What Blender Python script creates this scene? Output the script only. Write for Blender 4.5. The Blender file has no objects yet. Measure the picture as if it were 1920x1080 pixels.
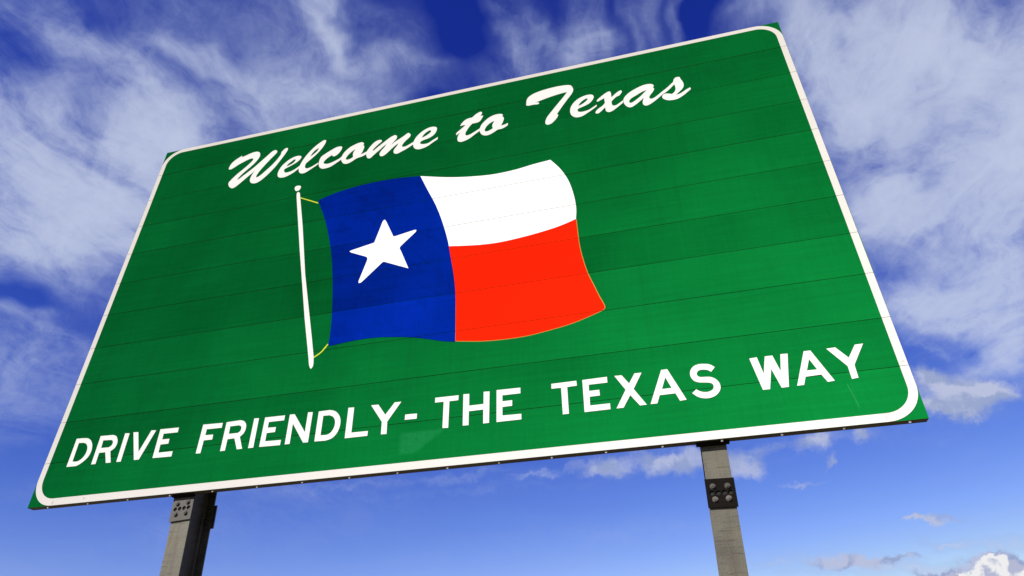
import bpy, bmesh, math, random
from mathutils import Vector, Matrix

# ------------------------------------------------------------------ camera, sky, sun, exposure
S = bpy.context.scene
COL = S.collection
ZB = 2.60                                   # underside of the sign above the ground
SW, PH, NP = 5.534, 0.3048, 11              # sign width, plank height, planks
SH = PH * NP

cam = bpy.data.cameras.new('camera')
camo = bpy.data.objects.new('camera', cam)
COL.objects.link(camo)
S.camera = camo
cam.sensor_width = 36.0
cam.lens = 23.983
cam.clip_end = 20000
R3 = Matrix(((0.968875695935002, 0.14696130856771872, 0.19920406524599105),
             (0.24742390440352702, -0.5494524908479982, -0.7980497301739063),
             (-0.007829262812015224, 0.8224988353092022, -0.568712905215651)))
R3 = Matrix((R3[0], R3[1], R3[2]))
M4 = R3.to_4x4()
M4.translation = Vector((4.2685703, -3.6503954, ZB - 1.4086865))
camo.matrix_world = M4

SUN_AZ, SUN_EL = math.radians(206), math.radians(34)     # azimuth clockwise from +Y
sdir = Vector((math.sin(SUN_AZ) * math.cos(SUN_EL), math.cos(SUN_AZ) * math.cos(SUN_EL), math.sin(SUN_EL)))
sun = bpy.data.lights.new('sun', 'SUN')
sun.energy = 5.0
sun.angle = math.radians(0.53)
sun.color = (1.0, 0.965, 0.91)
suno = bpy.data.objects.new('sun', sun)
suno.rotation_euler = sdir.to_track_quat('Z', 'Y').to_euler()
suno.location = (0, -20, 20)
COL.objects.link(suno)

S.view_settings.view_transform = 'Standard'
S.view_settings.look = 'None'
S.view_settings.exposure = 0.6
S.view_settings.gamma = 1.0
S.view_settings.use_curve_mapping = False


class NT:
    """small helper for building node trees"""
    def __init__(s, tree):
        s.t = tree
        s.t.nodes.clear()

    def n(s, typ, **kw):
        nd = s.t.nodes.new(typ)
        ins = kw.pop('ins', {})
        for k, v in kw.items():
            setattr(nd, k, v)
        for k, v in ins.items():
            s.put(nd.inputs[k], v)
        return nd

    def put(s, sock, v):
        if isinstance(v, bpy.types.NodeSocket):
            s.t.links.new(v, sock)
        else:
            sock.default_value = v

    def m(s, op, a, b=None, c=None, clamp=False):
        nd = s.t.nodes.new('ShaderNodeMath')
        nd.operation = op
        nd.use_clamp = clamp
        for i, v in enumerate((a, b, c)):
            if v is not None:
                s.put(nd.inputs[i], v)
        return nd.outputs[0]

    def v(s, op, a, b=None, scale=None):
        nd = s.t.nodes.new('ShaderNodeVectorMath')
        nd.operation = op
        s.put(nd.inputs[0], a)
        if b is not None:
            s.put(nd.inputs[1], b)
        if scale is not None:
            s.put(nd.inputs['Scale'], scale)
        return nd.outputs['Value'] if op in ('DOT_PRODUCT', 'LENGTH') else nd.outputs[0]

    def noise(s, vec, scale, detail=4, rough=0.5, dist=0.0, color=False):
        nd = s.n('ShaderNodeTexNoise', ins={'Vector': vec, 'Scale': scale, 'Detail': detail, 'Roughness': rough, 'Distortion': dist})
        return nd.outputs['Color'] if color else nd.outputs['Fac']

    def mix(s, f, a, b, mode='MIX'):
        nd = s.t.nodes.new('ShaderNodeMix')
        nd.data_type = 'RGBA'
        nd.blend_type = mode
        s.put(nd.inputs[0], f)
        s.put(nd.inputs[6], a)
        s.put(nd.inputs[7], b)
        return nd.outputs[2]

    def rng(s, x, a, b, c=0.0, d=1.0, smooth=False):
        nd = s.t.nodes.new('ShaderNodeMapRange')
        if smooth:
            nd.interpolation_type = 'SMOOTHSTEP'
        s.put(nd.inputs[0], x)
        for i, q in enumerate((a, b, c, d)):
            s.put(nd.inputs[i + 1], q)
        return nd.outputs[0]

    def xyz(s, x, y, z):
        nd = s.n('ShaderNodeCombineXYZ')
        for i, q in enumerate((x, y, z)):
            s.put(nd.inputs[i], q)
        return nd.outputs[0]

    def sep(s, vec):
        nd = s.n('ShaderNodeSeparateXYZ')
        s.put(nd.inputs[0], vec)
        return nd.outputs


# clouds: two tangent vectors over the extent of each bank on the sky sphere, and its density
CIRRUS = [
 (-0.29,18.36,-10.38, -29.94,-4.98,-15.78, -0.15),
 (6.50,18.65,-7.40, -34.23,4.42,-27.90, -0.18),
 (12.09,30.44,-13.08, -51.06,7.18,-38.96, -0.14),
 (-0.64,10.25,-6.66, -17.51,-2.66,-2.43, -0.13),
 (19.25,6.33,1.47, -9.27,30.63,-27.01, -0.20),
 (-2.07,16.29,-11.40, -26.23,-2.53,6.37, -0.15),
 (10.95,26.31,-4.33, -32.88,11.14,-32.45, -0.12),
 (14.79,15.21,7.14, -9.60,38.97,-59.99, -0.25),
 (27.81,-11.04,1.24, 14.62,47.08,-82.19, -0.22),
 (11.08,-11.24,6.77, 27.37,16.81,-35.77, -0.12),
 (9.47,29.22,-5.39, -31.77,10.43,-37.85, -0.14),
 (3.23,9.04,-1.40, -22.41,7.54,-24.01, 0.42),
 (5.30,10.19,-1.65, -22.43,9.37,-24.46, 0.34),
 (5.82,5.57,2.18, -7.02,11.21,-15.12, 0.45),
 (10.48,8.55,6.38, -3.60,7.95,-8.90, 0.40),
 (4.83,5.30,1.36, -3.60,5.77,-9.45, 0.60),
 (7.05,6.65,3.75, -3.08,9.27,-12.64, 0.50),
 (7.21,11.58,-2.69, -11.13,5.62,-19.45, 0.45),
 (11.06,-0.98,10.19, 7.16,21.50,-9.43, 0.42),
 (10.64,7.51,4.39, -3.54,9.40,-11.12, 0.50),
 (5.80,6.84,1.21, -7.53,18.47,-37.34, 0.38),
 (5.72,6.54,1.66, -4.03,16.69,-32.20, 0.38),
 (6.95,6.52,2.98, -0.20,19.93,-33.97, 0.24),
 (13.12,13.66,6.11, -12.30,54.74,-86.64, 0.22),
 (7.37,7.98,2.35, -0.86,22.31,-43.90, 0.12),
 (7.97,5.02,2.57, -20.66,38.36,-37.49, 0.28),
 (4.74,8.28,-0.94, -13.34,6.09,-13.10, 0.16),
 (4.34,8.89,-2.95, -14.34,3.66,-11.17, 0.28),
 (5.46,7.17,-1.04, -11.52,6.69,-12.93, 0.24),
 (9.35,11.06,1.01, -13.56,12.34,-20.22, 0.25),
 (9.70,14.73,-3.69, -51.16,20.56,-35.14, 0.34),
 (12.17,18.60,-6.07, -63.78,23.59,-42.01, 0.34),
 (4.81,10.80,-4.48, -11.74,2.21,-7.55, 0.34),
 (10.11,5.85,0.60, -7.39,11.65,-11.88, 0.34),
 (11.15,9.02,-1.75, -39.15,34.13,-37.40, 0.26),
 (19.63,6.51,1.80, -17.47,55.40,-43.41, 0.18),
 (21.21,14.52,-2.43, -18.48,19.67,-18.37, 0.10),
 (8.73,10.31,-2.13, -19.82,11.71,-21.59, 0.25),
 (8.11,3.29,1.77, -14.11,35.96,-26.07, 0.14),
 (5.33,3.49,1.00, -10.42,14.87,-13.95, 0.08),
 (3.50,18.35,-11.67, -68.68,1.73,-11.96, 0.32),
 (1.97,9.56,-6.56, -24.57,0.93,-4.02, 0.28),
 (7.20,10.36,-6.53, -48.01,17.86,-16.75, 0.26),
 (-1.96,12.17,-8.44, -36.61,-5.98,2.96, 0.46),
 (0.22,14.84,-11.08, -34.72,-1.90,-0.32, 0.28),
 (-2.20,11.97,-8.61, -69.30,-10.92,10.01, 0.28),
 (-2.62,15.94,-11.06, -45.36,-6.38,7.94, 0.32),
 (-2.38,12.36,-8.72, -90.83,-13.13,20.79, 0.30),
 (19.70,4.93,-0.28, -5.04,19.48,-15.71, 0.22),
 (3.93,6.87,-6.56, -23.07,9.88,-1.23, 0.42),
 (7.45,-0.09,-2.83, -0.76,10.30,-8.14, 0.50),
 (6.14,-7.71,5.27, 10.98,4.97,-9.33, 0.44),
 (7.30,-0.60,-3.07, -0.53,6.25,-5.67, 0.52),
 (9.21,-0.99,-4.73, -0.36,10.71,-9.16, 0.62),
 (13.21,-2.39,-6.65, -0.58,7.05,-7.10, 0.58),
 (6.47,-3.90,1.05, 3.82,6.09,-10.51, 0.56),
 (15.78,-3.70,-7.13, -0.89,5.82,-6.92, 0.60),
 (14.48,-7.64,2.65, 10.59,16.40,-27.32, 0.38),
 (9.55,-1.16,-5.35, -4.81,10.28,-13.31, 0.66),
 (17.86,-5.55,-6.35, -3.83,12.57,-20.06, 0.50),
 (12.01,-1.88,-4.89, -7.48,18.66,-27.21, 0.46),
 (7.19,11.36,-17.79, -14.59,7.67,-2.39, 0.28),
 (10.79,-9.13,8.73, 35.86,10.90,-56.17, 0.36),
 (12.26,-10.48,10.16, 17.39,4.62,-28.43, 0.34),
]
WISPS = [
 (15.88,-0.03,-11.56, -42.33,53.01,-70.53, 0.28),
 (17.13,0.69,-14.91, -86.44,91.67,-119.07, 0.22),
 (11.59,3.59,1.20, 3.60,62.28,-168.22, 0.26),
 (23.55,3.40,4.06, 28.18,88.98,-232.32, 0.52),
 (6.47,1.94,0.40, -2.74,57.96,-171.31, 0.12),
 (12.64,6.49,0.94, -5.22,71.93,-203.53, 0.18),
 (22.91,-2.59,1.14, -9.72,38.83,-175.87, 0.50),
 (8.10,-2.06,-0.17, -21.20,29.54,-122.69, 0.62),
 (17.89,-6.42,0.15, -32.25,58.61,-217.64, 0.55),
 (40.64,-10.35,-12.36, -106.66,91.54,-263.32, 0.40),
 (41.82,-15.71,-2.40, -25.34,37.43,-125.05, 0.30),
 (12.12,-2.04,-0.06, -25.36,39.13,-180.28, 0.30),
 (4.47,2.29,0.54, 2.48,16.33,-48.54, 0.07),
 (5.99,4.66,1.65, 5.82,18.80,-43.10, 0.08),
 (5.05,1.05,0.25, -0.47,16.77,-63.88, 0.07),
 (7.46,6.55,2.77, 7.14,40.96,-78.68, 0.10),
 (7.99,0.17,0.27, -3.57,24.45,-92.67, 0.10),
]
CUMULUS = [
 (14.55,-5.34,-0.88, -1.61,11.98,-27.39, 0.85),
 (32.76,2.84,-33.26, -39.44,34.93,-45.46, 0.60),
 (21.97,-5.94,-5.25, -15.43,32.94,-69.11, 0.60),
 (27.76,-3.26,-21.31, -24.40,27.70,-41.15, 0.50),
 (8.68,-1.42,0.89, 2.84,15.80,-44.78, 0.50),
 (15.25,-3.18,0.16, -1.68,21.71,-57.48, 0.50),
 (9.40,0.45,0.59, 0.36,18.15,-49.24, 0.44),
 (17.94,-0.23,0.78, -0.56,17.80,-50.41, 0.44),
 (47.73,-23.21,39.65, 104.18,20.89,-126.74, 0.65),
 (59.65,-33.37,49.01, 91.70,20.01,-117.68, 0.45),
 (27.63,3.41,-1.47, -8.80,22.23,-65.67, 0.45),
 (22.11,-1.18,-2.52, -12.63,23.76,-67.57, 0.45),
 (26.07,-4.28,1.19, -4.00,51.01,-164.22, 0.75),
 (23.95,-7.42,1.79, -9.23,48.73,-183.95, 0.95),
 (18.42,-3.81,1.32, -6.05,22.86,-104.96, 1.00),
 (29.97,-8.72,5.01, 6.58,62.66,-308.73, 0.80),
 (27.49,-10.31,0.64, -11.72,17.74,-71.76, 2.60),
 (52.88,-27.92,45.80, 76.78,-5.26,-112.24, 1.60),
 (40.52,-11.13,-4.56, -44.25,42.11,-161.40, 2.40),
 (33.41,-13.47,14.42, 25.19,11.13,-107.73, 1.80),
]

SKY_CURVE = ((0.30, 2.38, 7.0), (0.262, 2.0, 7.5), (1.36, 1.055, 9.5))
CIR_A = (3.1, 4.1, 7.4, 1)
CIR_B = (5.5, 6.2, 8.1, 1)
CU_A = (3.2, 3.9, 6.2, 1)
CU_B = (4.8, 5.3, 7.3, 1)
CU_C = (4.6, 4.9, 6.6, 1)
CU_D = (8.6, 8.6, 8.8, 1)

world = bpy.data.worlds.new('World')
S.world = world
world.use_nodes = True
w = NT(world.node_tree)
tc = w.n('ShaderNodeTexCoord').outputs['Generated']
d0 = w.v('NORMALIZE', tc)
sx, sy, sz = w.sep(d0)
# wandering of the cloud edges
wob = w.v('SUBTRACT', w.noise(d0, 6.5, 4, 0.5, color=True), (0.5, 0.5, 0.5))
d1 = w.v('ADD', d0, w.v('SCALE', wob, scale=0.17))
wob2 = w.v('SUBTRACT', w.noise(d0, 22.0, 6, 0.65, color=True), (0.5, 0.5, 0.5))
d2 = w.v('ADD', d0, w.v('SCALE', wob2, scale=0.055))


def banks(vec, rows):
    acc = 0.0
    for ax, ay, az, bx, by, bz, dn in rows:
        u = w.v('DOT_PRODUCT', vec, (ax, ay, az))
        v = w.v('DOT_PRODUCT', vec, (bx, by, bz))
        r2 = w.m('MULTIPLY_ADD', v, v, w.m('MULTIPLY', u, u))
        g = w.m('POWER', 0.34, r2)
        acc = w.m('MULTIPLY_ADD', g, dn, acc)
    return acc


# high cirrus: a layer seen in perspective, its fibres combed along one wind direction
zz = w.m('ADD', w.m('MAXIMUM', sz, 0.0), 0.10)
px = w.m('DIVIDE', sx, zz)
py = w.m('DIVIDE', sy, zz)
ca, sa = math.cos(math.radians(4)), math.sin(math.radians(4))
qx = w.m('ADD', w.m('MULTIPLY', px, ca), w.m('MULTIPLY', py, sa))
qy = w.m('SUBTRACT', w.m('MULTIPLY', py, ca), w.m('MULTIPLY', px, sa))
warp = w.v('SUBTRACT', w.noise(w.xyz(qx, qy, 0.0), 1.3, 4, 0.55, color=True), (0.5, 0.5, 0.5))
layer = w.v('ADD', w.xyz(w.m('MULTIPLY', qx, 2.9), w.m('MULTIPLY', qy, 1.5), 3.7), w.v('SCALE', warp, scale=2.4))
f1 = w.noise(layer, 1.6, 8, 0.54)
fine = w.v('ADD', w.xyz(w.m('MULTIPLY', qx, 9.5), w.m('MULTIPLY', qy, 4.2), 8.0), w.v('SCALE', warp, scale=7.0))
f2 = w.noise(fine, 1.3, 9, 0.68, 0.3)
f3 = w.noise(w.v('ADD', d0, w.v('SCALE', wob, scale=0.25)), 17.0, 9, 0.67)
strand = w.v('ADD', w.xyz(w.m('MULTIPLY', qx, 6.0), w.m('MULTIPLY', qy, 1.7), 21.0), w.v('SCALE', warp, scale=3.6))
rg = w.noise(strand, 1.7, 6, 0.60)
ridge = w.m('POWER', w.m('SUBTRACT', 1.0, w.m('ABSOLUTE', w.m('MULTIPLY_ADD', rg, 5.0, -2.5)), clamp=True), 1.6)
soft = w.noise(w.xyz(px, py, 2.0), 1.1, 5, 0.55)
cm = w.m('ADD', banks(d1, CIRRUS), banks(d2, WISPS))
fib = w.m('MULTIPLY_ADD', w.rng(f1, 0.28, 0.74), 0.62, w.m('MULTIPLY_ADD', w.rng(f2, 0.32, 0.70), 0.42, w.m('MULTIPLY', w.rng(f3, 0.34, 0.68), 0.72)))
general = w.m('MULTIPLY', w.rng(soft, 0.47, 0.70, 0.0, 0.30, True), w.rng(sz, 0.2, 0.5, 0.25, 1.0))
cmg = w.m('MAXIMUM', w.m('ADD', cm, general), 0.0)
cir = w.m('MULTIPLY_ADD', w.m('MULTIPLY', cmg, cmg), 0.52, w.m('MULTIPLY', cmg, w.m('MULTIPLY_ADD', ridge, 0.42, w.m('ADD', fib, -0.43))))
cir = w.m('SUBTRACT', 1.0, w.m('POWER', 0.36, w.m('MAXIMUM', w.m('MULTIPLY', cir, 1.25), 0.0)))

# low cumulus: lumpy, with a lit side and a grey base
sd = (sdir.x, sdir.y, sdir.z)
lump = w.noise(d2, 19.0, 6, 0.46)
lump_a = w.noise(d2, 24.0, 2.5, 0.45)
lump_s = w.noise(w.v('ADD', d2, (-0.002, -0.002, 0.012)), 24.0, 2.5, 0.45)
um = banks(d2, CUMULUS)
ud = w.m('ADD', um, w.m('MULTIPLY', w.m('SUBTRACT', lump, 0.5), w.rng(um, 0.0, 0.3, 0.0, 1.6)))
cu = w.rng(ud, 0.22, 0.90, 0.0, 1.0, True)
cu = w.m('MULTIPLY', cu, w.rng(um, 0.15, 0.9, 0.40, 1.0))
shade = w.rng(w.m('SUBTRACT', lump_a, lump_s), -0.05, 0.08)

sky = w.n('ShaderNodeTexSky', sky_type='NISHITA', sun_disc=False)
sky.sun_elevation = SUN_EL
sky.sun_rotation = SUN_AZ
sky.altitude = 600
sky.air_density = 1.0
sky.dust_density = 0.35
sky.ozone_density = 2.2
# a polarised, contrasty rendering of the blue: each channel keeps the sky's own gradient, steepened
sep = w.n('ShaderNodeSeparateColor', ins={0: sky.outputs[0]}).outputs
comb = w.n('ShaderNodeCombineColor')
for i_, (gain, power, top) in enumerate(SKY_CURVE):
    w.put(comb.inputs[i_], w.m('MINIMUM', w.m('MULTIPLY', w.m('POWER', sep[i_], power), gain), top))
blue = comb.outputs[0]
cir_col = w.mix(w.rng(cir, 0.1, 0.8), CIR_A, CIR_B)
col = w.mix(w.m('MULTIPLY', cir, 0.95), blue, cir_col)
cu_col = w.mix(shade, CU_A, CU_B)
cu_col = w.mix(w.rng(um, 1.35, 1.75), cu_col, w.mix(w.rng(shade, 0.25, 0.7), CU_C, CU_D))
col = w.mix(cu, col, cu_col)
bg = w.n('ShaderNodeBackground', ins={'Color': col, 'Strength': 0.066})
wo = w.n('ShaderNodeOutputWorld')
world.node_tree.links.new(bg.outputs[0], wo.inputs[0])

# outlines of the lettering and of the flag, measured on the sign face in tenths of a millimetre
# (x from the left edge, height from the bottom edge; "!" marks a sharp corner)
GLYPHS = [
 ('script W', ['7663,29421 7839,29353 8090,29460 8532,29754 8953,29975 9312,30129 9605,30226 9824,30219 9939,30115 9912,29925 9616,29512 9180,29041 8675,28541 8263,28000 8097,27733 8114,27470 8286,27148 8578,26916 8807,26931 9160,27218 9624,27692 10026,28112 10278,28359 10463,28647! 10360,28338 10231,27896 10215,27477 10340,27190 10594,27003 10879,26967 11103,27028 11470,27299 11931,27801 12442,28531 12817,29263 13117,29915 13276,30377 13265,30552 13173,30651 12956,30597 12705,30281! 12691,29947! 12483,29483 12085,28861 11626,28320 11200,27864 10952,27689 10766,27665! 10767,27912 10978,28422 11401,29125 11805,29719 12143,30182 12247,30432 12153,30599 11989,30686 11758,30623 11322,30150 10852,29629 10597,29336 10283,29004 9836,28588 9384,28199 9098,27938 8920,27792! 8932,27978 9123,28311 9486,28747 9863,29135 10170,29493 10425,29916 10548,30327 10504,30611 10372,30845 10143,30980 9860,31005 9516,30945 9075,30785 8629,30652! 8680,30853! 8554,30796 8277,30619 7943,30357 7715,29996 7630,29625']),
 ('script e', ['14898,28045! 14547,27752 14206,27574 13799,27501 13577,27556 13450,27763 13435,27955 13635,28087 14068,28285 14492,28534 14768,28821 14855,29068 14791,29205 14584,29301 14205,29297 13765,29109 13358,28764 13059,28363 12887,27816 12902,27402 13052,27133 13336,27005 13755,27018 14229,27220 14599,27476 14871,27741!', '13558,28284! 13820,28348 14163,28529 14338,28800 14340,28889 14212,28964 13971,28786 13708,28555']),
 ('script l', ['16649,27952! 16658,27763! 16352,27531 15938,27258 15606,27051 15289,27014 15030,27166 14874,27553 14881,27961 14986,28407 15179,28894 15537,29523 16004,30099 16502,30519 16809,30664 16960,30549 16952,30305 16799,29856 16435,29227 15965,28690 15569,28288 15437,28115 15425,27795 15507,27598 15661,27519 15976,27568 16315,27745', '16429,29821! 16286,29417 15987,29103 15723,28873! 15862,29287 16130,29639']),
 ('script c', ['17845,28546! 17550,28368 17273,28086 17155,27823 17246,27683 17492,27579 17810,27598 18243,27749 18624,27943 18823,28138! 18788,27755! 18379,27452 17881,27145 17483,27072 17157,27108 16867,27343 16724,27728 16710,28143 16821,28587 17148,28860 17655,29175 18129,29411 18499,29415 18664,29298 18657,29030 18476,28631 18236,28397 18061,28336 17903,28413']),
 ('script o', ['20547,27917! 20656,28117 20750,28445 20785,28756 20731,28920 20641,28991! 20709,29098 20695,29210 20613,29322 20467,29398 20195,29381 19878,29286 19491,29101 19149,28798 18922,28466 18792,28040 18800,27757 18939,27408 19132,27192 19359,27120 19622,27164 19923,27329 20145,27480 20337,27563! 20665,27624 20922,27714 21122,27833! 21150,28156! 20935,28044 20730,27964', '20028,28672! 19859,28610 19588,28398 19356,28105 19241,27854 19236,27697 19316,27618 19509,27592 19742,27672 19897,27782! 19838,27997 19838,28261 19902,28492']),
 ('script m', ['21087,27794 21186,27419 21328,27244 21516,27230 21683,27394 21967,27703 22304,28034 22567,28316 22848,28559! 22684,28214 22453,27889 22324,27609 22325,27400 22417,27238 22556,27174 22736,27224 22979,27420 23240,27716 23526,28024 23770,28240 23935,28319! 23791,28024 23632,27752 23565,27491 23626,27267 23768,27154 23954,27130 24230,27247 24631,27434 25003,27665 25295,27865! 25284,28141! 25078,28029 24828,27886 24601,27790 24418,27787 24309,27833 24276,27964 24356,28188 24543,28455 24810,28736 24927,28918 24947,29055 24876,29218 24731,29358 24603,29311 24304,29071 23903,28806 23552,28582 23286,28317! 23351,28459 23514,28698 23678,28939 23714,29179 23654,29332 23525,29418 23366,29401 23110,29273 22763,28991 22370,28652 22027,28354 21786,28118 21650,28024! 21648,28155 21829,28442 22093,28726 22312,28935 22366,29063 22301,29163 22173,29223 21932,29199 21679,29052 21395,28700 21216,28393 21112,28138']),
 ('script e', ['27401,28145! 27404,27889! 27054,27658 26542,27291 26122,27152 25747,27144 25436,27335 25283,27700 25270,28067 25399,28509 25669,28915 26081,29285 26613,29511 27053,29462 27254,29278 27225,28855 27004,28473 26588,28221 26162,28118 25927,27999 25866,27870 25947,27725 26196,27636 26572,27643 26986,27894', '25977,28432! 26295,28558 26607,28767 26758,28948 26749,29091 26636,29153 26372,29018 26118,28754']),
 ('script t', ['29040,28189 29348,28483 29636,28756 29767,28908! 29545,28929 29311,28907! 29388,29122 29655,29464 29950,29619 30333,29658! 30583,29917 30836,30085 31048,30144 31157,30021 31119,29791 30993,29677! 31279,29606! 31149,29273 30944,28976 30649,28912 30353,28907! 30148,28670 29947,28316 29809,28004 29796,27747 29905,27631 30135,27654 30507,27840 30796,28020 31002,28154! 31008,27874! 30638,27601 30147,27220 29735,27046 29401,27023 29186,27167 29125,27441 29182,27830 29328,28109! 29154,28012 29031,27888! 28991,28057']),
 ('script o', ['32791,27982! 32956,28400 33031,28731 32977,28953 32873,29072! 32948,29169 32894,29304 32705,29400 32286,29421 31824,29257 31408,28902 31121,28513 31004,28078 31054,27659 31225,27353 31518,27187 31847,27210 32216,27394 32524,27595! 32873,27612 33161,27733 33358,27879! 33368,28137! 33121,28033', '32249,28691! 31999,28615 31668,28358 31484,28060 31426,27786 31532,27653 31759,27664 32110,27855! 32053,28190 32125,28462']),
 ('script T', ['34938,30078 34965,30373 35117,30693 35457,30956 36088,31162 36923,31273 37750,31292 38483,31184 38681,31061 38807,30775 38841,30460 38705,30078 38308,29480 37827,28737 37393,28020! 37497,27874! 37373,27594 37120,27267 36873,27053 36593,27008 36458,27114 36429,27408 36587,27879 37014,28509 37572,29286 38006,29871 38337,30373! 37909,30354 37292,30271 36466,30099 35677,29886! 35923,29842 35994,29730 35917,29634 35548,29684 35054,29694 34932,29779']),
 ('script e', ['40581,28173! 40552,27987! 40226,27738 39735,27411 39310,27193 38900,27193 38592,27444 38464,27782 38454,28132 38535,28500 38768,28914 39118,29252 39581,29467 40004,29525 40295,29435 40412,29213 40345,28923 40082,28563 39682,28333 39259,28198 39061,28104! 39037,27960 39114,27786 39315,27705 39609,27705 39937,27781 40274,27983', '39126,28425! 39494,28608 39776,28831 39907,29012 39886,29129 39736,29108 39456,28928 39263,28721']),
 ('script x', ['40612,28557 40666,28497 40878,28585 41209,28748! 41224,28176! 40997,27897 40689,27687 40498,27486 40409,27278 40502,27165 40647,27165 40863,27336 41211,27683! 41205,27449 41256,27199 41445,27059 41678,27096 42108,27395 42607,27803! 42618,28059! 42292,27812 42048,27670 41848,27687 41747,27846 41744,28193! 41946,28436 42198,28644 42378,28699 42576,28945 42638,29125 42578,29255 42397,29200 42115,28999 41778,28663! 41771,29239 41711,29390 41595,29404 41348,29280 40971,28997 40685,28732']),
 ('script a', ['45013,28842! 45095,28699 45018,28444 44799,28140 44630,27870 44651,27671 44793,27600 45045,27697 45477,28023 45696,28200! 45720,27926! 45362,27600 44929,27254 44540,27009 44265,26965 44103,27118 44070,27400 44136,27654 44214,27882! 43886,27592 43520,27292 43230,27129 43019,27138 42800,27371 42669,27730 42650,28058 42781,28388 43161,28785 43720,29105 44267,29312 44701,29341 44966,29257 45099,29097 45085,28937', '44538,28695! 44186,28609 43697,28340 43273,28099 43116,27917 43078,27699 43159,27605 43314,27627 43608,27813 44011,28151 44322,28473']),
 ('script s', ['45645,28156! 46048,28471 46602,28998! 46686,29277 46845,29440 47028,29452 47154,29387 47175,29215 47294,28801 47319,28466 47224,28126 46974,27836 46601,27508! 46838,27512 47125,27652 47453,27870 47738,28001! 47760,27797! 47428,27512 46998,27191 46619,27013 46089,27025 45784,27176 45604,27390 45584,27624 45656,27785 45814,27851 46047,27802 46325,27661! 46528,27836 46658,28118 46673,28438 46646,28716! 46266,28310 45927,28023 45661,27866!']),
 ('block D', ['1986,2652! 1972,4689! 2674,4660 2986,4597 3297,4382 3504,4071 3607,3668 3535,3251 3268,2927 2956,2714 2748,2637!', '2331,3003! 2293,4344! 2739,4304 2936,4222 3111,4041 3203,3817 3214,3495 3078,3192 2834,3005 2610,2965!']),
 ('block R', ['3996,2629! 3964,4672! 4994,4639! 5276,4528 5492,4253 5570,3959 5490,3648 5218,3448! 5562,2612! 5176,2616! 4829,3407! 4328,3416! 4344,2629!', '4352,3760! 4315,4315! 4970,4280! 5120,4203 5183,4089 5151,3861 4977,3745!']),
 ('block I', ['6008,2609! 5961,4651! 6330,4621! 6357,2592!']),
 ('block V', ['6628,4653! 7025,4627! 7557,3139! 8071,4636! 8454,4600! 7774,2601! 7391,2598!']),
 ('block E', ['8832,2590! 8775,4629! 10233,4600! 10246,4251! 9143,4274! 9163,3859! 9733,3850! 9756,3505! 9146,3501! 9182,2930! 10272,2921! 10285,2559!']),
 ('block F', ['12122,2560! 12113,4589! 13611,4544! 13617,4200! 12486,4215! 12488,3796! 13092,3778! 13109,3432! 12478,3435! 12471,2551!']),
 ('block R', ['13928,2542! 13895,4554! 14905,4585! 15183,4500 15402,4276 15469,4042 15421,3669 15170,3389! 15540,2541! 15150,2538! 14784,3336! 14277,3322! 14283,2545!', '14277,3693! 14251,4222! 14920,4226! 15069,4140 15130,4012 15096,3808 14943,3688!']),
 ('block I', ['15975,2529! 15950,4586! 16301,4566! 16348,2530!']),
 ('block E', ['16766,2532! 16753,4558! 18211,4544! 18209,4198! 17101,4205! 17106,3806! 17707,3782! 17707,3442! 17108,3434! 17125,2873! 18258,2845! 18260,2497!']),
 ('block N', ['18589,2505! 18559,4551! 18907,4538! 19879,3184! 19860,4556! 20202,4532! 20224,2475! 19878,2489! 18902,3885! 18936,2507!']),
 ('block D', ['20661,2480! 20631,4522! 21414,4532! 21778,4419 22098,4125 22264,3767 22285,3330 22148,2882 21887,2599 21633,2496 21402,2456!', '21025,2848! 21002,4180! 21437,4169! 21699,4036 21876,3779 21916,3472 21836,3148 21636,2906 21443,2835!']),
 ('block L', ['22740,2467! 22710,4530! 23111,4508! 23146,2798! 24264,2778! 24262,2463!']),
 ('block Y', ['24281,4509! 24772,4500! 25321,3743! 25879,4517! 26326,4512! 25503,3268! 25539,2445! 25165,2460! 25137,3294!']),
 ('hyphen', ['26662,3242! 26670,3593! 27448,3574! 27448,3233!']),
 ('block T', ['28590,4163! 28587,4492! 30114,4473! 30104,4143! 29528,4141! 29530,2398! 29163,2420! 29153,4160!']),
 ('block H', ['30445,2429! 30421,4498! 30800,4477! 30816,3688! 31727,3686! 31723,4501! 32100,4480! 32092,2423! 31726,2420! 31717,3325! 30805,3317! 30815,2419!']),
 ('block E', ['32552,2417! 32545,4507! 34040,4481! 34040,4107! 32915,4114! 32915,3717! 33523,3717! 33520,3351! 32915,3343! 32915,2794! 34075,2768! 34075,2415!']),
 ('block T', ['35953,4159! 35959,4479! 37482,4487! 37491,4163! 36910,4149! 36919,2437! 36559,2429! 36538,4144!']),
 ('block E', ['37837,2423! 37839,4486! 39313,4504! 39312,4129! 38199,4131! 38192,3728! 38797,3727! 38805,3359! 38200,3349! 38188,2797! 39343,2792! 39344,2428!']),
 ('block X', ['39756,4498! 40178,4484! 40563,3901! 40936,4506! 41350,4502! 40780,3516! 41415,2453! 41034,2449! 40548,3156! 40092,2429! 39688,2427! 40320,3530!']),
 ('block A', ['41626,2465! 42484,4520! 42831,4523! 43638,2490! 43271,2463! 43088,2950! 42201,2946! 42005,2458!', '42374,3312! 42655,4015! 42922,3306!']),
 ('block S', ['45487,4289! 45236,4023! 45065,4151 44854,4212 44604,4205 44442,4052 44455,3877 44578,3782 44861,3750 45155,3704 45400,3546 45549,3309 45586,3028 45481,2767 45255,2553 44941,2441 44619,2446 44288,2569 43996,2841! 44255,3047! 44450,2899 44681,2823 44925,2823 45146,2932 45221,3106 45189,3264 45041,3352 44750,3409 44483,3450 44229,3578 44087,3816 44062,4073 44149,4315 44347,4512 44639,4593 44995,4566 45258,4481']),
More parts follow.
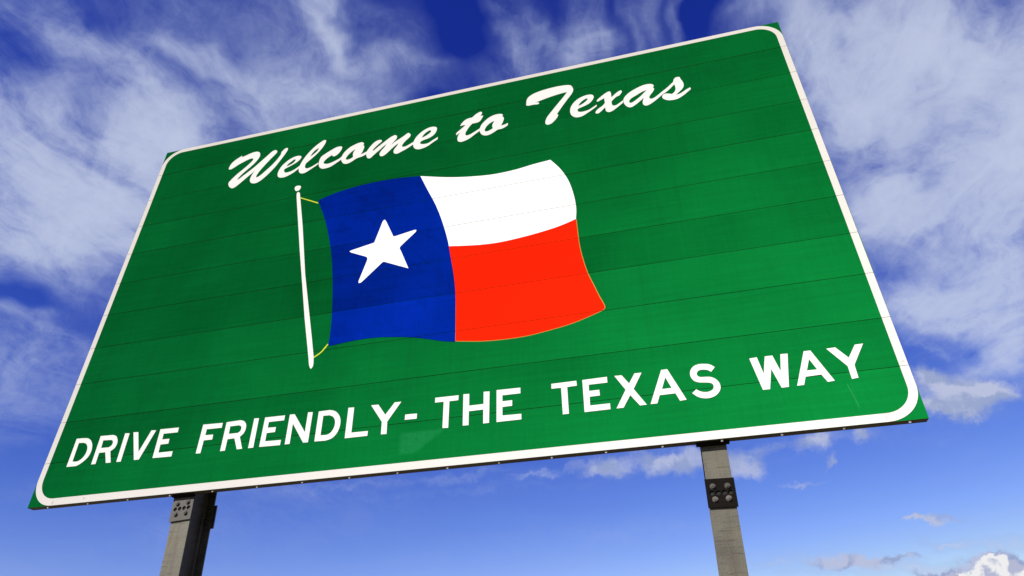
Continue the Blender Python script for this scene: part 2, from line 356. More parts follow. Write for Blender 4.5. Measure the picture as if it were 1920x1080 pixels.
 ('block W', ['47438,4564! 47851,4587! 48013,3531! 48284,4578! 48693,4581! 48925,3557! 49135,4599! 49520,4584! 49136,2568! 48761,2559! 48459,3761! 48146,2554! 47770,2560!']),
 ('block A', ['49562,2570! 50377,4602! 50733,4603! 51511,2621! 51147,2600! 50939,3073! 50113,3048! 49928,2580!', '50270,3412! 50539,4083! 50808,3408!']),
 ('block Y', ['51574,4597! 52045,4609! 52557,3882! 53064,4631! 53494,4636! 52723,3424! 52711,2644! 52375,2613! 52367,3396!']),
]
FLAG = [
 ('star', ['22954,17944! 23432,19941! 23563,20051 23706,19881! 24461,18231! 24618,18218! 26110,18504! 26266,18471 26246,18309! 25153,17189! 25079,16991 25195,16729! 25936,14982! 24082,15897! 23913,15961 23784,15891! 22333,14391! 22143,14395 22124,14582! 22578,16378! 22554,16575 22454,16711! 21168,17354! 21013,17497 21139,17570!']),
 ('blue', ['17400,23447! 18665,23879 20579,24218 22508,24303 24427,24237 26188,24011! 26904,22355 27641,20697 28270,18907 28797,17002 28988,16005 29265,14466 29552,12516 29655,10597 29724,8352! 28914,8517 27733,8865 26533,9177 25321,9381 24096,9534 22869,9564 21644,9487 20704,9391! 20526,9462! 20508,10641 20315,12710 20033,14703 19662,16810 19741,16421 19291,18305 18431,21042']),
 ('white', ['26188,24011! 28622,23293 30443,22928 32223,22723 33975,22788 35279,22984 36660,23123! 37372,21993 37889,20740 38150,19583 38286,18485 38304,17751 38230,16948! 37107,16584 35907,16336 34301,16120 32682,16003 31454,16052 30209,16204 28918,16414! 28270,18907 27641,20697 26904,22355']),
 ('red', ['28918,16414! 30209,16204 31454,16052 32682,16003 34301,16120 35907,16336 37107,16584 38230,16948! 38319,14563 38469,13400 38718,12162 39014,11218 39302,10298 39534,9662 39600,9357 39496,9208 39205,9090 38480,8836 37396,8517 35954,8252 34505,8068 33044,8046 31561,8132 29745,8407! 29687,10187 29632,11531 29518,12931 29293,14403 29081,15426']),
 ('pole', ['15268,24428! 15247,24804 15369,24863 15521,24703! 16475,20890! 17583,16002! 19117,10315! 19547,8665! 19609,7971 19492,7792 19338,8009 19144,8723! 18235,12111! 16674,18461!']),
 ('finial', ['14912,25384 14966,25585 15194,25632 15453,25506 15470,25251 15351,25066 15099,25051']),
 ('rope1', ['15639,24231! 16499,23763 17434,23247! 17434,23126! 16521,23637 15661,24116!']),
 ('rope2', ['19540,8709! 19976,8993 20252,9345 20437,9598! 20499,9527! 20312,9231 19995,8877 19558,8603!']),
]

# ------------------------------------------------------------------ materials
def new_mat(name):
    m = bpy.data.materials.new(name)
    m.use_nodes = True
    return m, NT(m.node_tree)


def finish(m, t, shader, disp=None):
    o = t.n('ShaderNodeOutputMaterial')
    m.node_tree.links.new(shader, o.inputs[0])
    return m


def principled(t, col, rough=0.5, metal=0.0, normal=None, spec=0.5):
    p = t.n('ShaderNodeBsdfPrincipled')
    t.put(p.inputs['Base Color'], col)
    t.put(p.inputs['Roughness'], rough)
    t.put(p.inputs['Metallic'], metal)
    t.put(p.inputs['Specular IOR Level'], spec)
    if normal is not None:
        t.put(p.inputs['Normal'], normal)
    return p.outputs[0]


def sheeting(name, col_a, col_b, retro, retro_amount, streak=0.25, worn=None, gloss=0.0):
    """Reflective sign sheeting: a weathered matt film, a thin gloss, and the prism layer below it,
    which sends light back the way it came (a broad lobe about the incoming direction)."""
    m, t = new_mat(name)
    pos = t.n('ShaderNodeNewGeometry').outputs['Position']
    x, y, z = t.sep(pos)
    long_ = t.noise(t.xyz(t.m('MULTIPLY', x, 1.1), 0.0, t.m('MULTIPLY', z, 26.0)), 1.6, 6, 0.62)
    blot = t.noise(pos, 0.9, 5, 0.55)
    fine = t.noise(pos, 60.0, 4, 0.6)
    drip = t.noise(t.xyz(t.m('MULTIPLY', x, 30.0), 0.0, t.m('MULTIPLY', z, 1.6)), 1.5, 5, 0.6)
    # every plank aged a little differently
    row = t.m('FLOOR', t.m('DIVIDE', t.m('SUBTRACT', z, ZB), PH))
    wn = t.n('ShaderNodeTexWhiteNoise', noise_dimensions='1D')
    t.put(wn.inputs['W'], row)
    f = t.m('ADD', t.m('MULTIPLY', t.m('SUBTRACT', long_, 0.5), 1.6 * streak), t.m('MULTIPLY', t.m('SUBTRACT', blot, 0.5), 2.4 * streak))
    f = t.m('ADD', f, t.m('MULTIPLY', t.m('SUBTRACT', wn.outputs['Value'], 0.5), 0.75 * streak))
    plk = t.noise(t.xyz(t.m('MULTIPLY', x, 0.9), t.m('MULTIPLY', row, 7.31), t.m('MULTIPLY', z, 0.7)), 1.0, 3, 0.5)
    f = t.m('ADD', f, t.m('MULTIPLY', t.m('SUBTRACT', plk, 0.5), 2.2 * streak))
    f = t.m('ADD', f, t.m('MULTIPLY', t.m('SUBTRACT', drip, 0.5), 0.8 * streak))
    f = t.m('ADD', f, t.m('MULTIPLY', t.m('SUBTRACT', fine, 0.5), 0.5 * streak))
    k = t.m('ADD', f, 0.5, clamp=True)
    col = t.mix(k, col_a, col_b)
    if worn:
        col = worn(t, col, x, z, drip, fine)
    bump = t.n('ShaderNodeBump', ins={'Strength': 0.12, 'Distance': 0.003, 'Height': t.m('ADD', long_, t.m('MULTIPLY', blot, 3.0))})
    base = principled(t, col, 0.5, 0.0, bump.outputs[0], gloss)
    inc = t.n('ShaderNodeNewGeometry').outputs['Incoming']
    rc = t.mix(t.m('MULTIPLY_ADD', f, 1.0, 0.5, clamp=True), tuple(c * 0.72 for c in retro[:3]) + (1,), tuple(min(1.0, c * 1.28) for c in retro[:3]) + (1,))
    g = t.n('ShaderNodeBsdfAnisotropic', distribution='GGX', ins={'Color': rc, 'Roughness': 0.61, 'Normal': inc})
    mx = t.n('ShaderNodeMixShader', ins={0: retro_amount})
    m.node_tree.links.new(base, mx.inputs[1])
    m.node_tree.links.new(g.outputs[0], mx.inputs[2])
    return finish(m, t, mx.outputs[0])


def band(t, v, a, b, soft):
    lo = t.rng(v, a - soft, a + soft, 0.0, 1.0, True)
    hi = t.rng(v, b - soft, b + soft, 1.0, 0.0, True)
    return t.m('MULTIPLY', lo, hi)


def worn_green(t, col, x, z, drip, fine):
    zl = t.m('SUBTRACT', z, ZB)
    # a replaced scrap of newer film below the hyphen: right-hand edge slants
    sl = t.m('SUBTRACT', x, t.m('MULTIPLY', zl, 1.35))
    p = t.m('MULTIPLY', band(t, x, 2.65, 2.92, 0.02), band(t, zl, 0.105, 0.238, 0.012))
    p = t.m('MULTIPLY', p, t.rng(sl, 2.58, 2.64, 1.0, 0.0, True))
    p = t.m('MULTIPLY', p, t.rng(fine, 0.3, 0.6, 0.5, 1.0))
    col = t.mix(t.m('MULTIPLY', p, 0.85), col, (0.010, 0.125, 0.045, 1))
    # grime washed down from the joints, and dull blotches
    run = t.noise(t.xyz(t.m('MULTIPLY', x, 16.0), 7.0, t.m('MULTIPLY', z, 0.8)), 1.3, 6, 0.65)
    spots = t.noise(t.xyz(x, 5.0, z), 5.5, 6, 0.68)
    g_ = t.m('ADD', t.m('MULTIPLY', t.rng(run, 0.52, 0.72), 0.40), t.m('MULTIPLY', t.rng(spots, 0.56, 0.75), 0.45), clamp=True)
    col = t.mix(g_, col, (0.0015, 0.022, 0.008, 1))
    # a long thin scratch beside the last word
    lx = t.m('ABSOLUTE', t.m('SUBTRACT', t.m('MULTIPLY_ADD', zl, 0.16, x), 5.245))
    col = t.mix(t.m('MULTIPLY', t.rng(lx, 0.004, 0.001, 0.0, 0.5), band(t, zl, 0.10, 0.235, 0.01)), col, (0.05, 0.16, 0.08, 1))
    # pale scuffs
    s1 = t.noise(t.xyz(t.m('MULTIPLY', x, 40.0), 0.0, t.m('MULTIPLY', z, 5.0)), 1.0, 2, 0.5)
    s2 = t.noise(t.xyz(x, 3.0, z), 2.3, 3, 0.5)
    sc = t.m('MULTIPLY', t.rng(s1, 0.72, 0.80), t.rng(s2, 0.52, 0.62))
    col = t.mix(t.m('MULTIPLY', sc, 0.35), col, (0.05, 0.16, 0.08, 1))
    return col


def worn_white(t, col, x, z, drip, fine):
    pos = t.n('ShaderNodeNewGeometry').outputs['Position']
    a = t.noise(pos, 9.0, 5, 0.65)
    b = t.noise(pos, 1.3, 2, 0.5)
    k = t.m('MULTIPLY', t.rng(a, 0.63, 0.70), t.rng(b, 0.50, 0.60))
    col = t.mix(t.m('MULTIPLY', k, 0.45), col, (0.40, 0.20, 0.13, 1))
    zl = t.m('SUBTRACT', z, ZB)
    grit = t.rng(t.noise(pos, 75.0, 3, 0.6), 0.50, 0.58)
    for cx_, cz_, r_ in ((5.345, 0.030, 0.028), (5.395, 0.062, 0.018), (5.505, 0.330, 0.020), (0.20, 0.022, 0.016), (0.44, 0.030, 0.012)):
        dd = t.v('LENGTH', t.xyz(t.m('SUBTRACT', x, cx_), 0.0, t.m('SUBTRACT', zl, cz_)))
        col = t.mix(t.m('MULTIPLY', t.rng(dd, r_, r_ * 0.4, 0.0, 0.7), grit), col, (0.30, 0.12, 0.07, 1))
    return col


def worn_blue(t, col, x, z, drip, fine):
    zl = t.m('SUBTRACT', z, ZB)
    v1 = t.noise(t.xyz(t.m('MULTIPLY', x, 15.0), 0.0, t.m('MULTIPLY', z, 3.0)), 1.4, 6, 0.68)
    v2 = t.noise(t.xyz(t.m('ADD', t.m('MULTIPLY', x, 6.0), t.m('MULTIPLY', z, 6.0)), 0.0, t.m('MULTIPLY', t.m('SUBTRACT', x, z), 1.0)), 2.2, 4, 0.6)
    k = t.m('ADD', t.rng(v1, 0.52, 0.75), t.m('MULTIPLY', t.rng(v2, 0.52, 0.72), 0.8), clamp=True)
    return t.mix(t.m('MULTIPLY', k, 0.50), col, (0.0004, 0.004, 0.04, 1))


M = {}
M['green'] = sheeting('green_sheeting', (0.0002, 0.031, 0.0065, 1), (0.0008, 0.078, 0.0175, 1), (0.007, 0.45, 0.075), 0.50, 0.42, worn_green)
M['white'] = sheeting('white_sheeting', (0.71, 0.67, 0.57, 1), (0.81, 0.77, 0.68, 1), (1.0, 1.0, 1.0), 0.58, 0.20, worn_white)
M['letter'] = sheeting('white_letter_sheeting', (0.80, 0.775, 0.70, 1), (0.90, 0.88, 0.83, 1), (1.0, 1.0, 1.0), 0.50, 0.25)
M['flagwhite'] = sheeting('white_flag_sheeting', (0.86, 0.85, 0.82, 1), (0.90, 0.89, 0.86, 1), (1.0, 1.0, 1.0), 0.40, 0.06)
M['blue'] = sheeting('blue_sheeting', (0.0003, 0.007, 0.10, 1), (0.0006, 0.017, 0.30, 1), (0.001, 0.045, 0.66), 0.55, 0.50, worn_blue)
M['red'] = sheeting('red_sheeting', (0.82, 0.007, 0.001, 1), (0.93, 0.013, 0.002, 1), (1.0, 0.045, 0.008), 0.45, 0.16)
M['rope'] = sheeting('yellow_rope_sheeting', (0.42, 0.50, 0.03, 1), (0.50, 0.58, 0.05, 1), (0.9, 1.0, 0.1), 0.4, 0.1)
M['trim'] = sheeting('orange_trim_sheeting', (0.30, 0.20, 0.03, 1), (0.36, 0.25, 0.05, 1), (0.6, 0.5, 0.1), 0.3, 0.1)


def steel(name, c1, c2, c3, metal=0.25, rough=0.55, scratch=1.0, spec=0.5, rust=(0.07, 0.045, 0.028, 1)):
    m, t = new_mat(name)
    pos = t.n('ShaderNodeNewGeometry').outputs['Position']
    x, y, z = t.sep(pos)
    big = t.noise(pos, 5.0, 6, 0.62)
    sc = t.noise(t.xyz(t.m('MULTIPLY', x, 5.0), t.m('MULTIPLY', y, 5.0), t.m('MULTIPLY', z, 70.0)), 1.2, 6, 0.7, 0.6)
    fine = t.noise(pos, 140.0, 4, 0.6)
    spot = t.noise(pos, 17.0, 5, 0.6)
    c = t.mix(t.rng(big, 0.32, 0.68), c1, c2)
    c = t.mix(t.m('MULTIPLY', t.rng(sc, 0.55, 0.64), 0.85 * scratch), c, c3)
    c = t.mix(t.m('MULTIPLY', t.rng(spot, 0.60, 0.72), 0.6), c, rust)
    c = t.mix(t.m('MULTIPLY', t.rng(fine, 0.4, 0.7), 0.25), c, c3)
    run = t.noise(t.xyz(t.m('MULTIPLY', x, 28.0), t.m('MULTIPLY', y, 28.0), t.m('MULTIPLY', z, 2.5)), 1.0, 5, 0.65)
    c = t.mix(t.m('MULTIPLY', t.rng(run, 0.50, 0.66), 0.55), c, tuple(q * 0.65 for q in rust[:3]) + (1,))
    bump = t.n('ShaderNodeBump', ins={'Strength': 0.35, 'Distance': 0.002, 'Height': t.m('ADD', sc, fine)})
    return finish(m, t, principled(t, c, t.rng(big, 0.3, 0.7, rough - 0.1, rough + 0.15), metal, bump.outputs[0], spec))


M['post'] = steel('weathered_galvanised_steel', (0.046, 0.042, 0.027, 1), (0.098, 0.090, 0.060, 1), (0.016, 0.013, 0.009, 1))
M['plate'] = steel('grey_steel_plate', (0.022, 0.020, 0.015, 1), (0.044, 0.040, 0.031, 1), (0.012, 0.010, 0.008, 1), scratch=0.4)
M['black'] = steel('blackened_steel_plate', (0.003, 0.0025, 0.002, 1), (0.006, 0.005, 0.004, 1), (0.012, 0.010, 0.008, 1), 0.0, 0.8, 0.5, 0.05, (0.012, 0.007, 0.004, 1))
M['bolt'] = steel('bolt_steel', (0.035, 0.030, 0.025, 1), (0.12, 0.108, 0.09, 1), (0.010, 0.007, 0.004, 1), 0.4, 0.45, 0.3)
M['dullbolt'] = steel('dull_bolt_steel', (0.022, 0.019, 0.015, 1), (0.04, 0.036, 0.029, 1), (0.02, 0.016, 0.012, 1), 0.2, 0.6, 0.3)
M['edge'] = steel('dirty_aluminium_edge', (0.035, 0.027, 0.016, 1), (0.065, 0.052, 0.033, 1), (0.02, 0.015, 0.01, 1), 0.1, 0.7, 0.8)
M['rivet'] = steel('bright_rivet', (0.24, 0.23, 0.21, 1), (0.32, 0.30, 0.28, 1), (0.5, 0.45, 0.4, 1), 0.0, 0.4, 0.2)
m, t = new_mat('dark_hole')
M['hole'] = finish(m, t, principled(t, (0.004, 0.004, 0.004, 1), 0.9))


# ------------------------------------------------------------------ mesh helpers
def link(name, me, parent=None, mat=None, loc=None, rot=None, **props):
    o = bpy.data.objects.new(name, me)
    COL.objects.link(o)
    if parent is not None:
        o.parent = parent
    if mat is not None and me is not None and not me.materials:
        me.materials.append(mat)
    if loc:
        o.location = loc
    if rot:
        o.rotation_euler = rot
    for k, v in props.items():
        o[k] = v
    return o


def bm_mesh(bm, name):
    bmesh.ops.recalc_face_normals(bm, faces=bm.faces)
    me = bpy.data.meshes.new(name)
    bm.to_mesh(me)
    bm.free()
    return me


def box(bm, x0, x1, y0, y1, z0, z1, bevel=0.0):
    r = bmesh.ops.create_cube(bm, size=1.0)
    vs = r['verts']
    bmesh.ops.scale(bm, vec=(x1 - x0, y1 - y0, z1 - z0), verts=vs)
    bmesh.ops.translate(bm, vec=((x0 + x1) / 2, (y0 + y1) / 2, (z0 + z1) / 2), verts=vs)
    if bevel:
        es = list({e for v in vs for e in v.link_edges})
        bmesh.ops.bevel(bm, geom=es, offset=bevel, segments=1, affect='EDGES')
    return vs


def box_mesh(name, *a, **k):
    bm = bmesh.new()
    box(bm, *a, **k)
    return bm_mesh(bm, name)


def profile_mesh(name, pts, x0, x1, axis='X'):
    """closed 2D profile swept along X (profile in y,z) or along Z (profile in x,y)"""
    bm = bmesh.new()
    mk = (lambda p, s: (s, p[0], p[1])) if axis == 'X' else (lambda p, s: (p[0], p[1], s))
    a = [bm.verts.new(mk(p, x0)) for p in pts]
    b = [bm.verts.new(mk(p, x1)) for p in pts]
    n = len(pts)
    for i in range(n):
        bm.faces.new((a[i], a[(i + 1) % n], b[(i + 1) % n], b[i]))
    bm.faces.new(a[::-1])
    bm.faces.new(b)
    return bm_mesh(bm, name)


def parse(s):
    out = []
    for tok in s.split():
        c = tok.endswith('!')
        a, b = tok.rstrip('!').split(',')
        out.append((Vector((int(a) / 1e4, int(b) / 1e4)), c))
    return out


def smooth(pts, steps=6):
    """closed loop; straight between corners, rounded through the other points"""
    n = len(pts)
    out = []
    for i in range(n):
        p1, c1 = pts[i]
        p2, c2 = pts[(i + 1) % n]
        if c1 and c2:
            out.append(p1)
            continue
        p0 = p1 if c1 else pts[i - 1][0]
        p3 = p2 if c2 else pts[(i + 2) % n][0]
        # centripetal Catmull-Rom
        t0 = 0.0
        t1 = t0 + max((p1 - p0).length, 1e-6) ** 0.5
        t2 = t1 + max((p2 - p1).length, 1e-6) ** 0.5
        t3 = t2 + max((p3 - p2).length, 1e-6) ** 0.5
        if c1:
            p0 = p1 - (p2 - p1)
            t1 = (p2 - p1).length ** 0.5
            t2 = 2 * t1
            t3 = t2 + max((p3 - p2).length, 1e-6) ** 0.5
        if c2:
            p3 = p2 + (p2 - p1)
            t3 = t2 + (p2 - p1).length ** 0.5
        for k in range(steps):
            t = t1 + (t2 - t1) * k / steps
            A1 = p0 * ((t1 - t) / (t1 - t0)) + p1 * ((t - t0) / (t1 - t0))
            A2 = p1 * ((t2 - t) / (t2 - t1)) + p2 * ((t - t1) / (t2 - t1))
            A3 = p2 * ((t3 - t) / (t3 - t2)) + p3 * ((t - t2) / (t3 - t2))
            B1 = A1 * ((t2 - t) / (t2 - t0)) + A2 * ((t - t0) / (t2 - t0))
            B2 = A2 * ((t3 - t) / (t3 - t1)) + A3 * ((t - t1) / (t3 - t1))
            out.append(B1 * ((t2 - t) / (t2 - t1)) + B2 * ((t - t1) / (t2 - t1)))
    return out


def sheet_mesh(name, loops, y_back, thick, cuts=0.0):
    """flat cut-out film standing on the sign face: filled outline (holes allowed) with real thickness"""
    cu = bpy.data.curves.new(name, 'CURVE')
    cu.dimensions = '2D'
    cu.fill_mode = 'BOTH'
    for lp in loops:
        sp = cu.splines.new('POLY')
        sp.points.add(len(lp) - 1)
        for i, p in enumerate(lp):
            sp.points[i].co = (p.x, p.y, 0, 1)
        sp.use_cyclic_u = True
    cu.extrude = thick / 2
    tmp = bpy.data.objects.new(name + '_tmp', cu)
    COL.objects.link(tmp)
    dg = bpy.context.evaluated_depsgraph_get()
    me = bpy.data.meshes.new_from_object(tmp.evaluated_get(dg))
    bpy.data.objects.remove(tmp)
    bpy.data.curves.remove(cu)
    # curve lies in XY, thickness along Z -> sign plane XZ, thickness along -Y
    me.transform(Matrix(((1, 0, 0, 0), (0, 0, -1, y_back - thick / 2), (0, 1, 0, 0), (0, 0, 0, 1))))
    me.name = name
    if cuts:
        bm = bmesh.new()
        bm.from_mesh(me)
        bmesh.ops.remove_doubles(bm, verts=bm.verts, dist=1e-6)
        for k in range(1, NP):
            zc = k * PH
            for s in (-1, 1):
                geom = bm.verts[:] + bm.edges[:] + bm.faces[:]
                bmesh.ops.bisect_plane(bm, geom=geom, dist=1e-6, plane_co=(0, 0, zc + s * cuts / 2), plane_no=(0, 0, 1))
            dead = [f for f in bm.faces if abs(f.calc_center_median().z - zc) < cuts / 2 - 1e-6]
            if dead:
                bmesh.ops.delete(bm, geom=dead, context='FACES')
        bm.to_mesh(me)
        bm.free()
    return me


# ------------------------------------------------------------------ ground
bm = bmesh.new()
N = 60
half = 4000.0
random.seed(3)
gv = []
for j in range(N + 1):
    for i in range(N + 1):
        u = (i / N * 2 - 1)
        v = (j / N * 2 - 1)
        x = math.copysign(abs(u) ** 3, u) * half
        y = math.copysign(abs(v) ** 3, v) * half
        r = math.hypot(x, y)
        z = 0.0 if r < 12 else 0.25 * math.sin(x * 0.031) * math.cos(y * 0.023) * min(1, (r - 12) / 40)
        gv.append(bm.verts.new((x, y, z)))
for j in range(N):
    for i in range(N):
        a = j * (N + 1) + i
        bm.faces.new((gv[a], gv[a + 1], gv[a + N + 2], gv[a + N + 1]))
m, t = new_mat('dry_roadside_grass')
pos = t.n('ShaderNodeNewGeometry').outputs['Position']
a = t.noise(pos, 0.6, 7, 0.6)
b = t.noise(pos, 14.0, 5, 0.65)
c = t.mix(t.rng(a, 0.35, 0.65), (0.20, 0.165, 0.10, 1), (0.30, 0.25, 0.16, 1))
c = t.mix(t.m('MULTIPLY', t.rng(b, 0.4, 0.7), 0.35), c, (0.09, 0.085, 0.04, 1))
bp = t.n('ShaderNodeBump', ins={'Strength': 0.6, 'Distance': 0.05, 'Height': b})
finish(m, t, principled(t, c, 0.9, 0.0, bp.outputs[0], 0.2))
link('ground', bm_mesh(bm, 'ground'), None, m, kind='structure')

# ------------------------------------------------------------------ the sign
sign = link('highway_sign', None, loc=(0, 0, ZB))
sign['label'] = 'large green highway sign with white lettering and a waving flag, on two steel posts'
sign['category'] = 'road sign'

G2 = 0.0014          # half the joint between planks
D = 0.050            # depth of a plank's flanges
prof = [(0.0, G2 + 0.0012), (0.0, PH - G2 - 0.0012), (0.0012, PH - G2), (D, PH - G2), (D, PH - G2 - 0.004),
        (0.004, PH - G2 - 0.004), (0.004, G2 + 0.004), (D, G2 + 0.004), (D, G2), (0.0012, G2)]
plank_me = profile_mesh('plank', prof, 0.0, SW)
plank_me.materials.append(M['green'])
plank_me.materials.append(M['edge'])
for f in plank_me.polygons:
    if f.center.y > 0.003 and abs(f.normal.x) < 0.5:
        f.material_index = 1
random.seed(8)
for k in range(NP):
    link('plank', plank_me, sign, loc=(random.uniform(-0.0015, 0.0015), random.uniform(0.0, 0.0012), k * PH))

# border strip, rounded at the corners, standing on the planks
R_O, R_I, BW = 0.185, 0.140, 0.046


def rounded(x0, z0, x1, z1, r, n=14):
    pts = []
    for cx, cz, a0 in ((x1 - r, z1 - r, 0), (x0 + r, z1 - r, 90), (x0 + r, z0 + r, 180), (x1 - r, z0 + r, 270)):
        for i in range(n + 1):
            a = math.radians(a0 + 90 * i / n)
            pts.append(Vector((cx + r * math.cos(a), cz + r * math.sin(a))))
    return pts


e = 0.0025
me = sheet_mesh('border', [rounded(e, e, SW - e, SH - e, R_O), rounded(BW, BW + 0.004, SW - BW, SH - BW + 0.004, R_I)], -0.0004, 0.0012, cuts=0.0024)
link('border', me, sign, M['white'])

# lettering
for i, (nm, loops) in enumerate(GLYPHS):
    style, ch = nm.split() if ' ' in nm else ('block', '-')
    lp = [smooth(parse(s)) for s in loops]
    me = sheet_mesh('letter', lp, -0.0004, 0.0012 + 0.0003 * (i % 2))
    o = link('hyphen' if ch == '-' else 'letter', me, sign, M['letter'])
    if ch != '-':
        kind = 'script' if style == 'script' else 'block'
        o['label'] = 'white %s letter %s' % (kind, ch)

# the flag picture
FL = dict(FLAG)


def fl(key, name, mat, yb, th, cuts=0.0, label=None):
    me = sheet_mesh(name, [smooth(parse(s)) for s in FL[key]], yb, th, cuts)
    o = link(name, me, sign, M[mat])
    if label:
        o['label'] = label
    return o


# thin orange-yellow underlay that shows as a line round the red stripe
red = smooth(parse(FL['red'][0]))
cx = sum(p.x for p in red) / len(red)
cz = sum(p.y for p in red) / len(red)
grow = []
n = len(red)
for i, p in enumerate(red):
    tg = (red[(i + 1) % n] - red[i - 1])
    tg = tg.normalized() if tg.length > 1e-9 else Vector((1, 0))
    nn = Vector((tg.y, -tg.x))
    if nn.dot(p - Vector((cx, cz))) < 0:
        nn = -nn
    k = 0.0045 if (p.x > 3.0 - 0.0 or p.y < 1.25) else -0.004
    grow.append(p + nn * k)
link('flag_trim', sheet_mesh('flag_trim', [grow], -0.0004, 0.0006, 0.0034), sign, M['trim'])
fl('red', 'flag_stripe', 'red', -0.0012, 0.0010, 0.0034, 'red lower stripe of the flag')
fl('white', 'flag_stripe', 'flagwhite', -0.0012, 0.0012, 0.0034, 'white upper stripe of the flag')
fl('blue', 'flag_field', 'blue', -0.0012, 0.0014, 0.0034, 'dark blue field of the flag with dirty streaks')
fl('star', 'star', 'flagwhite', -0.0030, 0.0012)
fl('rope1', 'rope', 'rope', -0.0004, 0.0008)
fl('rope2', 'rope', 'rope', -0.0004, 0.0008)
fl('pole', 'flagpole', 'letter', -0.0004, 0.0014)
fl('finial', 'finial', 'letter', -0.0004, 0.0014)

# rivets along the underside
bm = bmesh.new()
bmesh.ops.create_cone(bm, cap_ends=True, segments=10, radius1=0.0052, radius2=0.0040, depth=0.012)
bmesh.ops.scale(bm, vec=(1.5, 0.75, 1.0), verts=bm.verts)
bmesh.ops.rotate(bm, cent=(0, 0, 0), matrix=Matrix.Rotation(math.pi, 3, 'X'), verts=bm.verts)
rv = bm_mesh(bm, 'rivet')
for k in range(18):
    link('rivet', rv, sign, M['rivet'], loc=(0.158 + k * 0.3108 + random.uniform(-.003, .003), 0.012, G2 - 0.005))

# ------------------------------------------------------------------ posts
FW, FT, PD, WT = 0.134, 0.009, 0.215, 0.007
PY = 0.056


def hexbolt(bm, x, z, y, r=0.0125, h=0.0080):
    """hex head standing on a face that looks towards -Y"""
    for rr, hh, seg, y0 in ((r * 1.25, 0.003, 16, 0.0), (r, h, 6, 0.003), (r * 0.42, 0.0035, 10, 0.003 + h)):
        c = bmesh.ops.create_cone(bm, cap_ends=True, segments=seg, radius1=rr, radius2=rr * (0.96 if seg == 6 else 1), depth=hh)
        bmesh.ops.rotate(bm, cent=(0, 0, 0), matrix=Matrix.Rotation(math.pi / 2, 3, 'X'), verts=c['verts'])
        bmesh.ops.translate(bm, vec=(x, y - y0 - hh / 2, z), verts=c['verts'])


hb = bmesh.new()
hexbolt(hb, 0, 0, 0)
bolt_me = bm_mesh(hb, 'bolt')


def plate_with_holes(name, x0, x1, z0, z1, y0, y1, holes, r):
    loops = [[Vector((x0, z0)), Vector((x1, z0)), Vector((x1, z1)), Vector((x0, z1))]]
    for hx, hz in holes:
        loops.append([Vector((hx + r * math.cos(a * math.pi / 8), hz + r * math.sin(a * math.pi / 8))) for a in range(16)])
    return sheet_mesh(name, loops, y1, y1 - y0)


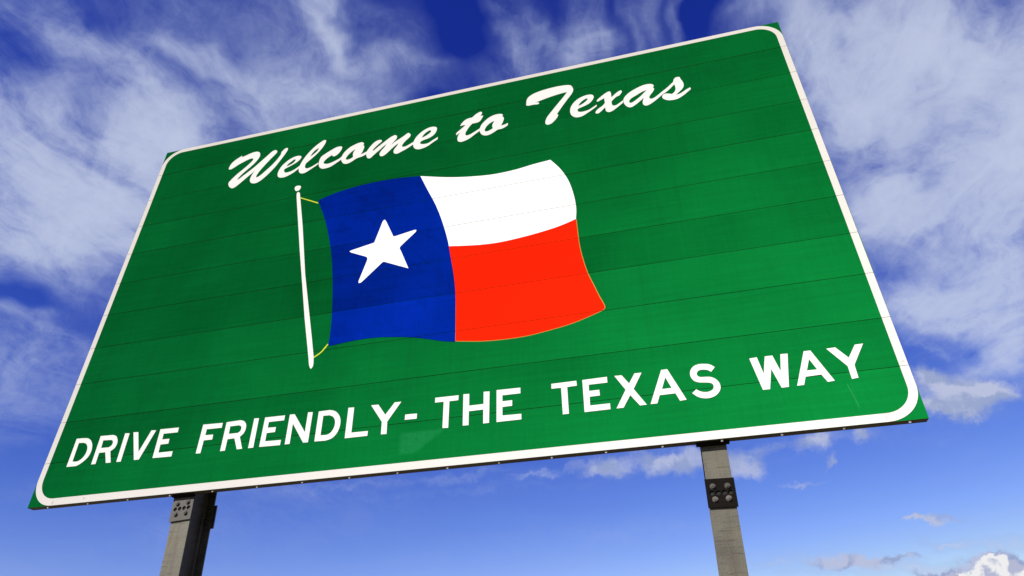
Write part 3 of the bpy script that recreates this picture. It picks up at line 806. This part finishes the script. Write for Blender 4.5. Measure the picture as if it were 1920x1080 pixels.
def build_post(xc, lean, fuse, dark, label):
    """rolled steel I-section with a bolted fuse plate on its front flange and a hinge plate behind"""
    h = FW / 2
    pts = [(-h, 0), (h, 0), (h, FT), (WT / 2 + 0.008, FT + 0.001), (WT / 2, FT + 0.009), (WT / 2, PD - FT - 0.009), (WT / 2 + 0.008, PD - FT - 0.001),
           (h, PD - FT), (h, PD), (-h, PD), (-h, PD - FT), (-WT / 2 - 0.008, PD - FT - 0.001), (-WT / 2, PD - FT - 0.009), (-WT / 2, FT + 0.009), (-WT / 2 - 0.008, FT + 0.001), (-h, FT)]
    z0, z1 = fuse
    zc = (z0 + z1) / 2
    bm = bmesh.new()
    lo, hi = -ZB - 0.25, SH - 0.25
    for a_, b_ in ((lo, zc - 0.0012), (zc + 0.0012, hi)):       # the break-away saw cut
        va = [bm.verts.new((p[0], p[1], a_)) for p in pts]
        vb = [bm.verts.new((p[0], p[1], b_)) for p in pts]
        n_ = len(pts)
        for i in range(n_):
            bm.faces.new((va[i], va[(i + 1) % n_], vb[(i + 1) % n_], vb[i]))
        bm.faces.new(va[::-1])
        bm.faces.new(vb)
    box(bm, -WT / 2, WT / 2, FT + 0.01, PD - 0.0005, zc - 0.002, zc + 0.002)
    post = link('post', bm_mesh(bm, 'post'), sign, M['post'], loc=(xc, PY, 0), rot=(0, lean, 0))
    post['label'] = label
    # fuse plate: four bolts and a row of four holes across the middle
    pw = h + 0.008
    hy = zc
    hx = [-0.047, -0.0155, 0.0155, 0.047]
    me_ = plate_with_holes('fuse_plate', -pw, pw, z0, z1, -0.0115, -0.0028, [(x, hy) for x in hx], 0.0128)
    link('fuse_plate', me_, post, M['black' if dark else 'plate'])
    dz = 0.034
    for sx_ in (-0.036, 0.036):
        for sz_ in (-dz, dz):
            link('bolt', bolt_me if (not dark or sz_ > 0) else bolt_me2, post, M['dullbolt'], loc=(sx_ + random.uniform(-.002, .002), -0.0115, hy + sz_ + random.uniform(-.002, .002)), rot=(0, random.uniform(-0.6, 0.6), 0))
    # added black sheet between plate and flange, standing for shade inside the holes
    link('hole_shade', box_mesh('hole_shade', -h + 0.004, h - 0.004, -0.0024, -0.0005, z0 + 0.004, z1 - 0.004), post, M['hole'])
    # hinge plate on the back flange
    link('hinge_plate', box_mesh('hinge_plate', -h + 0.004, pw + 0.006, PD + 0.0005, PD + 0.012, zc - 0.075, zc + 0.075, bevel=0.001), post, M['plate'])
    for sx_ in (-0.036, 0.036):
        for sz_ in (-dz, dz):
            link('bolt', back_bolt_me, post, M['dullbolt'], loc=(sx_, PD - FT, hy + sz_))
    return post


hb = bmesh.new()
hexbolt(hb, 0, 0, 0)
bolt_me2 = bm_mesh(hb, 'bolt')
bolt_me2.materials.append(M['bolt'])
hb = bmesh.new()
hexbolt(hb, 0, 0, 0, 0.014, 0.012)
back_bolt_me = bm_mesh(hb, 'bolt')

build_post(1.174, math.radians(-3.6), (-0.160, -0.008), False, 'left steel post with grey perforated fuse plate right under the sign')
build_post(4.466, math.radians(1.3), (-0.347, -0.196), True, 'right steel post with blackened fuse plate and pale bolts')

# dark clamp angles under the lowest plank, where the posts meet it
for xc, w0, w1 in ((1.176, -0.078, 0.074), (4.466, -0.092, 0.084)):
    bm = bmesh.new()
    box(bm, xc + w0, xc + w1, 0.020, 0.0535, -0.013, -0.001, bevel=0.001)
    box(bm, xc + w0 + 0.01, xc + w1 - 0.01, 0.0508, 0.0548, -0.001, 0.06)
    link('clamp', bm_mesh(bm, 'clamp'), sign, M['black'])
# post clips behind each plank joint and two wind beams
for k in range(1, NP):
    for xc, ln in ((1.174, -3.6), (4.466, 1.3)):
        xo = xc + math.tan(math.radians(ln)) * k * PH
        for s in (-1, 1):
            x0 = xo + s * (FW / 2 + 0.012)
            link('clip', box_mesh('clip', x0 - 0.018, x0 + 0.018, D + 0.0005, D + 0.022, k * PH - 0.02, k * PH + 0.02, bevel=0.002), sign, M['plate'])
